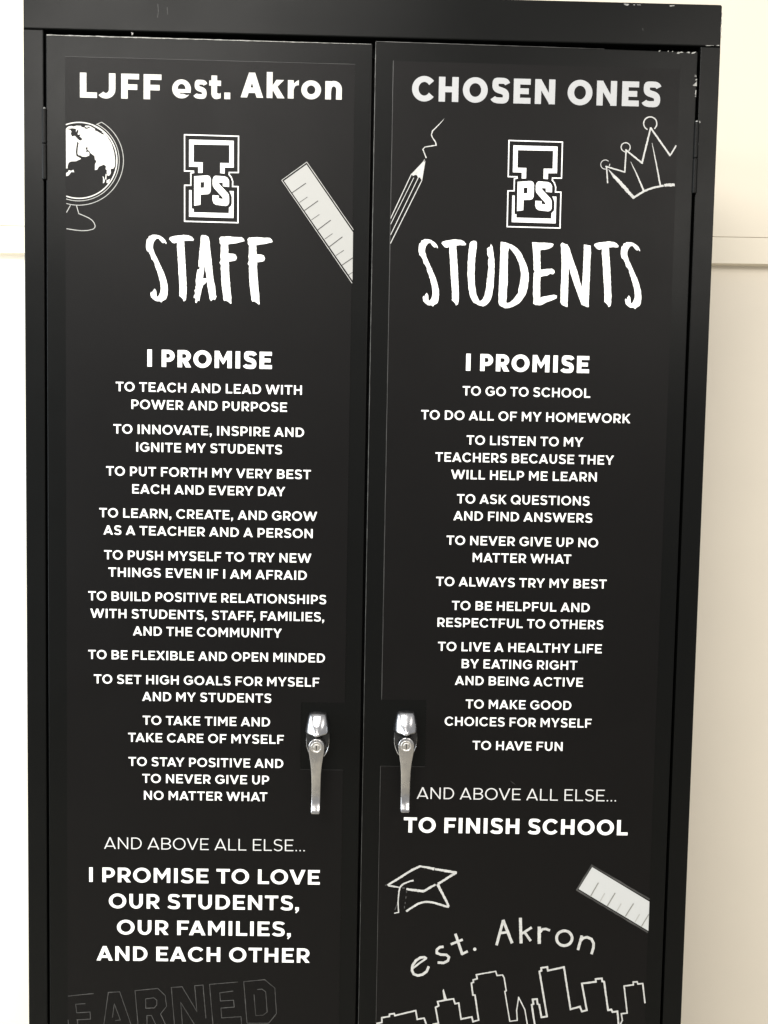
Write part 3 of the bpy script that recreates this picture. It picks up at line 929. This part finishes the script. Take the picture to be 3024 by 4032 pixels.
cr = [ch(arc(1075, 226, 127, 127, 52, -245, 40), 23, 1), ch(arc(603, 682, 87, 87, 95, 410, 34), 19, 2), ch(arc(212, 1014, 88, 88, 85, 315, 26), 14, 3), ch([(300, 1000), (288, 1050)], 13, 4),
      ch([(257, 1372), (235, 1045)], 25, 5), ch([(222, 1050), (585, 1160)], 26, 6, 8), ch([(585, 1165), (612, 740)], 26, 7, 4), ch([(603, 732), (918, 985)], 30, 8, 8),
      ch([(915, 992), (1083, 310)], 33, 9, 6), ch([(1083, 308), (1455, 840)], 32, 10, 6), ch([(1455, 845), (1572, 650)], 26, 11, 3),
      ch([(275, 1110), (380, 1240), (460, 1320), (600, 1480), (760, 1655)], [8, 50, 66, 62, 50], 12), ch([(752, 1658), (850, 1590), (950, 1530), (1050, 1487), (1150, 1455), (1325, 1420)], 36, 13, 8),
      ch([(1345, 1412), (1440, 1406), (1545, 1403)], [44, 58, 50], 14), ch([(700, 960), (820, 1210), (948, 1515)], [7, 24, 34], 15), ch([(1110, 600), (1185, 970), (1268, 1410)], [7, 24, 30], 16)]
drawing('crown_drawing', cr, CR, M_CHALK, pr, 'chalk crown drawing')

CP = (1500, 3380, 5.184)
gc = [ch([(140, 545), (320, 435), (500, 320), (660, 225), (800, 160)], [38, 44, 42, 46, 40], 1, 6), ch([(795, 160), (930, 182), (1085, 215)], [36, 40, 52], 2, 6), ch([(1105, 220), (1300, 250), (1545, 292)], [40, 50, 56], 3, 4),
      ch([(1535, 290), (1340, 410), (1170, 520)], [50, 44, 48], 4, 5), ch([(1110, 535), (1000, 595), (878, 668)], [36, 46, 44], 5, 5), ch([(872, 672), (700, 650), (520, 624)], [50, 48, 40], 6),
      ch([(370, 590), (250, 570), (150, 555)], [20, 34, 26], 7), ch([(665, 450), (600, 462), (540, 485), (470, 515), (420, 550), (385, 600), (368, 680), (356, 800), (348, 900)], [32, 32, 30, 32, 34, 32, 28, 26, 26], 8),
      ch([(348, 900), (354, 1000), (360, 1098), (320, 1108), (270, 1122)], [24, 22, 24, 22, 20], 9), ch([(1155, 525), (1260, 730), (1345, 890), (1382, 985)], [60, 46, 44, 44], 10),
      ch([(1388, 985), (1340, 985), (1230, 950), (1150, 925), (1080, 902), (950, 885), (850, 897), (760, 925), (650, 990), (515, 1082)], 40, 11)]
drawing('graduation_cap_drawing', gc, CP, M_CHALK, pr, 'chalk graduation cap drawing')
dsh = [ch([(525, 665), (522, 705)], 22, 1), ch([(512, 770), (508, 822)], 20, 2), ch([(496, 890), (493, 930)], 16, 3), ch([(480, 970), (480, 1022)], 16, 4), ch([(335, 920), (285, 1050)], 16, 5), ch([(430, 598), (488, 604)], 30, 6), ch([(85, 550), (128, 535)], 26, 7)]
for d_ in dsh:
    drawing('chalk_dash', [d_], CP, M_DIM, pr)

AK = (1600, 3580, 2.127)
wv = 21


def cs(p, sd=0, wd=wv, cap=0):
    return ('+', stroke(p, wd, cap=cap, rough=.07, step=8, seed=sd))


ak = [cs([(58, 492), (115, 448), (170, 410)], 1, 16), cs([(170, 415), (150, 402), (118, 405), (80, 430), (52, 470), (47, 515), (62, 543), (95, 556), (135, 547), (170, 522), (188, 478)], 2),
      cs([(312, 314), (280, 318), (255, 340), (255, 368), (290, 380), (335, 382), (357, 402), (348, 432), (312, 450), (262, 446)], 3),
      cs([(412, 208), (468, 378)], 4, 22, 3), cs([(462, 378), (514, 352)], 5, 20), cs([(372, 294), (472, 254)], 6, 20), ('+', ell(573, 335, 14, 14, 12)),
      cs([(755, 302), (812, 92)], 7, 22), cs([(810, 90), (886, 285)], 8, 24), cs([(785, 200), (862, 190)], 9, 20), cs([(955, 72), (961, 286)], 10, 25),
      cs([(968, 205), (1050, 152)], 11, 20), cs([(988, 190), (1042, 266)], 12, 21), cs([(1113, 146), (1113, 290)], 13, 27), cs([(1118, 195), (1140, 168), (1170, 165), (1203, 178)], 14, 20),
      cs(arc(1323, 243, 65, 62, 0, 362, 40), 15, 23), cs([(1470, 220), (1437, 342)], 16, 22), cs([(1455, 270), (1480, 242), (1515, 235), (1550, 250), (1568, 285), (1566, 325), (1550, 376)], 17, 22)]
drawing('lettering', ak, AK, M_CHALK, pr, 'curved chalk words est. Akron')

SA = (1480, 3780, 3.19); SB = (1980, 3780, 2.86)


def seg_line(pts, reg, wd):
    p = src(ext2(pts, reg), *reg)
    return [('+', stroke([p[i], p[i + 1]], wd, cap=wd * .42, rough=.12, step=6, seed=i)) for i in range(len(p) - 1)]


def ext2(p, reg):
    p = list(p)
    lim = (4032 - 3780) * reg[2] - 6
    for e in (0, -1):
        if p[e][1] >= lim:
            q = p[1] if e == 0 else p[-2]
            if abs(q[1] - p[e][1]) > 30:
                d = Vector((p[e][0] - q[0], p[e][1] - q[1])).normalized()
                p[e] = (p[e][0] + d.x * 160, p[e][1] + d.y * 160)
    return p


sk = seg_line([(14,797),(75,785),(75,725),(170,708),(172,680),(230,672),(238,698),(500,635),(520,745),(605,730),(632,804)], SA, 6)
sk += seg_line([(720,806),(785,795),(750,595),(790,575),(775,522),(880,502),(975,488),(995,550),(1040,540),(1070,742),(1205,715),(1220,775),(1290,755),(1245,442),(1218,438),(1200,290),(1225,280),(1222,250),(1272,235),(1262,185)], SA, 6)
sk += seg_line([(1262,185),(1505,142),(1522,195),(1590,188),(1612,225),(1637,385),(1622,400)], SA, 5)
sk += [('+', src([(850, 362), (838, 385), (855, 505), (893, 497)], *SA))]
sk += seg_line([(22,352),(78,690),(162,680),(155,570),(178,420),(248,560),(275,721)], SB, 4.4)
sk += seg_line([(358,721),(325,505),(345,495),(335,445),(385,440),(392,495),(410,505),(435,645),(497,635),(412,130),(435,120),(432,90),(500,78),(508,120),(688,80),(762,555),(868,525),(890,580),(945,565),(890,265),(1048,245),(1045,215),(1115,208),(1120,240),(1140,245),(1185,565),(1222,558),(1235,585),(1290,578),(1302,721)], SB, 7)
sk += seg_line([(1325,721),(1345,680),(1335,605),(1400,598),(1365,292),(1470,280),(1468,248),(1512,245),(1520,270),(1575,265),(1600,480)], SB, 5.5)
drawing('skyline_drawing', sk, SRC, M_CHALK, pr, 'chalk outline of a city skyline')

RR = (2200, 3350, 3.456)
drawing('ruler_drawing', [('+', [(455, 222), (1234, 692), (1220, 1090), (270, 520)])], RR, M_RULE, pr, 'pale grey slanted ruler drawing')
drawing('ruler_outline', [('+', stroke([(1236, 662), (450, 198), (246, 532), (1214, 1112)], 22, rough=.25, step=60))], RR, M_DIM, pr, None, Y_INK - .0001)
tk = [((430,622),(540,432),15),((660,750),(768,572),15),((905,893),(1018,716),15),((1125,1028),(1226,862),13)]
drawing('ruler_marks', [('+', stroke([a, b_], c, rough=.15, step=30)) for a, b_, c in tk], RR, M_TICK2, pr, None, Y_INK2)
tk = [((560,690),(625,577),12),((785,825),(850,717),12),((1035,970),(1100,862),12)]
drawing('ruler_short_marks', [('+', stroke([a, b_], c, rough=.15, step=30)) for a, b_, c in tk], RR, mat('mid_grey_print', (.34, .34, .32), .5), pr, None, Y_INK2)
# a hair-thin scratch by the words ABOVE
drawing('scratch', [('+', stroke([(733, 172), (745, 182), (760, 193)], [1, 2, 1]))], G, M_DIM, pr)


# ------------------------------------------------------------------ chrome handles
def loft(rings, closed_top=True, closed_bottom=False):
    bm = bmesh.new()
    rv = [[bm.verts.new(p) for p in r] for r in rings]
    n = len(rings[0])
    for a, b_ in zip(rv, rv[1:]):
        for i in range(n):
            bm.faces.new((a[i], a[(i + 1) % n], b_[(i + 1) % n], b_[i]))
    if closed_top:
        bm.faces.new(rv[-1])
    if closed_bottom:
        bm.faces.new(rv[0][::-1])
    return bm


def smooth_outline(half, n=56):
    """half: (z, half-width) from top to bottom -> closed loop through a Catmull-Rom curve"""
    pts = [(hw, z) for z, hw in half] + [(-hw, z) for z, hw in reversed(half)]
    N = len(pts)
    out = []
    for i in range(N):
        p0, p1, p2, p3 = (Vector(pts[(i + k) % N]) for k in (-1, 0, 1, 2))
        for j in range(4):
            t = j / 4
            out.append(tuple(.5 * ((2 * p1) + (p2 - p0) * t + (2 * p0 - 5 * p1 + 4 * p2 - p3) * t * t + (3 * p1 - p0 - 3 * p2 + p3) * t ** 3)))
    return out


ESC = smooth_outline([(.0395, .0070), (.0370, .0112), (.0300, .0134), (.0180, .0152), (.0050, .0162), (-.0060, .0158), (-.0140, .0138), (-.0205, .0105), (-.0225, .0070)])


def make_handle(px, py):
    YL = -.031                                  # lock face stands this far out
    c = at(px, py, YL)
    x, z = c.x, c.z
    rings = []
    zc_ = .0085
    for y, sc in ((Y_DOOR, 1.0), (-.0040, 1.0), (-.0052, .975), (-.0056, .94), (-.0050, .90)):
        rings.append([(x + a * sc, y, z + zc_ + (b_ - zc_) * sc) for a, b_ in ESC])
    h = from_bm('handle', loft(rings), M_CHROME, cab, None, True)
    # black patch below the hood, painting in the cabinet's reflection on the plate
    q = [(.0150, .0154), (.0060, .0156), (.0, .0150), (-.0050, .0134), (-.0110, .0104), (-.0150, .0074), (-.0166, .0040)]
    from_bm('handle_dark_reflection', prism_bm([(x + a, z + b_) for b_, a in q] + [(x - a, z + b_) for b_, a in reversed(q)], -.0063, -.0046, .0004), M_SLOT_REFL, h)
    # hood over the lever hub
    rows = [(.0395, .0072, .0060), (.0390, .0094, .0078), (.0374, .0112, .0102), (.0345, .0121, .0122), (.0310, .0131, .0148), (.0270, .0140, .0170), (.0230, .0147, .0189),
            (.0190, .0153, .0205), (.0160, .0157, .0214), (.0142, .0158, .0216), (.0131, .0155, .0208), (.0127, .0148, .0190), (.0125, .0140, .0150)]
    rg = []
    NS = 34
    for zz, hw, dd in rows:
        r_ = []
        t_ = min(1, max(0, (.0285 - zz) / .0150))
        t_ = t_ * t_ * (3 - 2 * t_)
        for i in range(NS + 1):
            th = pi * i / NS
            cx_, sy_ = cos(th), sin(th)
            px_ = 1.09 * hw * math.copysign(abs(cx_) ** .74, cx_)
            py_ = -dd * abs(sy_) ** .74 - .0072 * t_ * math.exp(-(px_ / .0062) ** 2)
            r_.append((x + px_, py_ + Y_DOOR * .5, z + zz))
        rg.append(r_)
    bm = bmesh.new()
    rv = [[bm.verts.new(p) for p in r] for r in rg]
    for a, b_ in zip(rv, rv[1:]):
        for i in range(NS):
            bm.faces.new((a[i], a[i + 1], b_[i + 1], b_[i]))
    bm.faces.new(rv[0])
    bm.faces.new(rv[-1][::-1])
    hd = from_bm('hood', bm, M_CHROME, h, None, True)
    hd.data.set_sharp_from_angle(angle=radians(75))
    # lever: head round the lock, arm hanging down, slightly bowed, blunt tip turned out
    prof = []                                    # (z, half width, y front, thickness)
    R = .0106
    for k in range(9):
        a = radians(90 - k * 90 / 8)
        prof.append((R * sin(a) * 1.0 + .0006, max(.0012, R * cos(a)), YL + (.0016 if k == 0 else .0004 if k == 1 else 0), .012))
    prof += [(-.006, .0105, YL, .012), (-.014, .0092, YL - .0002, .0095), (-.024, .0076, YL - .0002, .007), (-.036, .0066, YL + .0006, .006), (-.050, .0062, YL + .0014, .0055),
             (-.064, .0060, YL + .0016, .0052), (-.074, .0059, YL + .0008, .0052), (-.0795, .0059, YL - .0010, .0055), (-.0840, .0059, YL - .0036, .006), (-.0872, .0058, YL - .0052, .0065),
             (-.0888, .0052, YL - .0052, .0060), (-.0895, .0036, YL - .0044, .0045)]
    rg = []
    for zz, hw, yf, th in prof:
        b1 = min(.0011, hw * .5)
        e = .0009
        rg.append([(x - hw, yf + th, z + zz), (x - hw, yf + e, z + zz), (x - hw + b1 * .35, yf + e * .35, z + zz), (x - hw + b1, yf, z + zz), (x, yf - .0002, z + zz), (x + hw - b1, yf, z + zz),
                   (x + hw - b1 * .35, yf + e * .35, z + zz), (x + hw, yf + e, z + zz), (x + hw, yf + th, z + zz)])
    lv = from_bm('lever', loft(rg, True, True), M_SATIN, h, None, True)
    # boss under the head
    bm = bmesh.new()
    bmesh.ops.create_cone(bm, cap_ends=True, segments=32, radius1=.0112, radius2=.0098, depth=.010, matrix=Matrix.Translation((x, YL + .0125, z)) @ Matrix.Rotation(pi / 2, 4, 'X'))
    from_bm('boss', bm, M_CHROME, h, None, True)
    # lock cylinder: recessed ring and plug with key slot
    n = 32

    def ring(r, y):
        return [(x + r * cos(2 * pi * i / n), y, z + r * sin(2 * pi * i / n)) for i in range(n)]
    lk = from_bm('lock_cylinder', loft([ring(.0076, YL + .0003), ring(.0076, YL - .0009), ring(.0071, YL - .0013), ring(.0060, YL - .0013), ring(.0055, YL - .0006), ring(.0041, YL - .0004), ring(.0039, YL - .0012), ring(.0036, YL - .0014)]), M_LOCK, h, None, False)
    for p in lk.data.polygons:
        p.use_smooth = len(p.vertices) == 4
    from_bm('key_slot', prism_bm(boxpts(x - .00065, x + .00065, z - .0031, z + .0031), YL - .00155, YL - .0010), M_SLOT_REFL, h)
    return h


make_handle(1246, 2943)['label'] = 'chrome handle of the left door'
make_handle(1600, 2938)['label'] = 'chrome handle of the right door'

# ------------------------------------------------------------------ wall, rail, floor
YW = .485
bm = prism_bm(boxpts(-3.5, 4.5, -.001, 3.0), YW, YW + .1)
wl = from_bm('wall', bm, M_WALL)
wl['kind'] = 'structure'
fl = bpy.data.meshes.new('floor')
fl.from_pydata([(-3.5, -4, 0), (4.5, -4, 0), (4.5, YW, 0), (-3.5, YW, 0)], [], [(0, 1, 2, 3)])
fo = link('floor', fl, M_FLOOR)
fo['kind'] = 'structure'

zl1, zl2 = at(60, 889, YW - .020).z, at(60, 995, YW - .020).z
zr1, zr2 = at(2900, 933, YW - .020).z, at(2900, 1037, YW - .020).z
z1, z2 = (zl1 + zr1) / 2, (zl2 + zr2) / 2
tl1, tl2 = (zr1 - zl1), (zr2 - zl2)
rail = bpy.data.objects.new('wall_rail', None)
COL.objects.link(rail)
rail.location = (0, 0, 0)
rail['label'] = 'flat cream rail running along the wall behind the black cabinet'
rail['category'] = 'rail'


def strip(name, za_, zb_, y0, y1, bev, slope):
    xs = (-3.5, 4.5)
    x0r, x1r = at(60, 900, YW).x, at(2900, 900, YW).x
    k = slope / (x1r - x0r)
    mid = (x0r + x1r) / 2
    pts = [(xs[0], za_ + k * (xs[0] - mid)), (xs[1], za_ + k * (xs[1] - mid)), (xs[1], zb_ + k * (xs[1] - mid)), (xs[0], zb_ + k * (xs[0] - mid))]
    return from_bm(name, prism_bm(pts, y0, y1, bev, 2), M_RAIL, rail)


strip('rail_board', z2, z1 - .0008, YW - .020, YW + .002, .0012, (tl1 + tl2) / 2)
ub = strip('wall_upper', z1 + .0008, 3.0 - .06, YW - .0185, YW + .002, .0012, tl1)
ub.parent = None
ub['kind'] = 'structure'
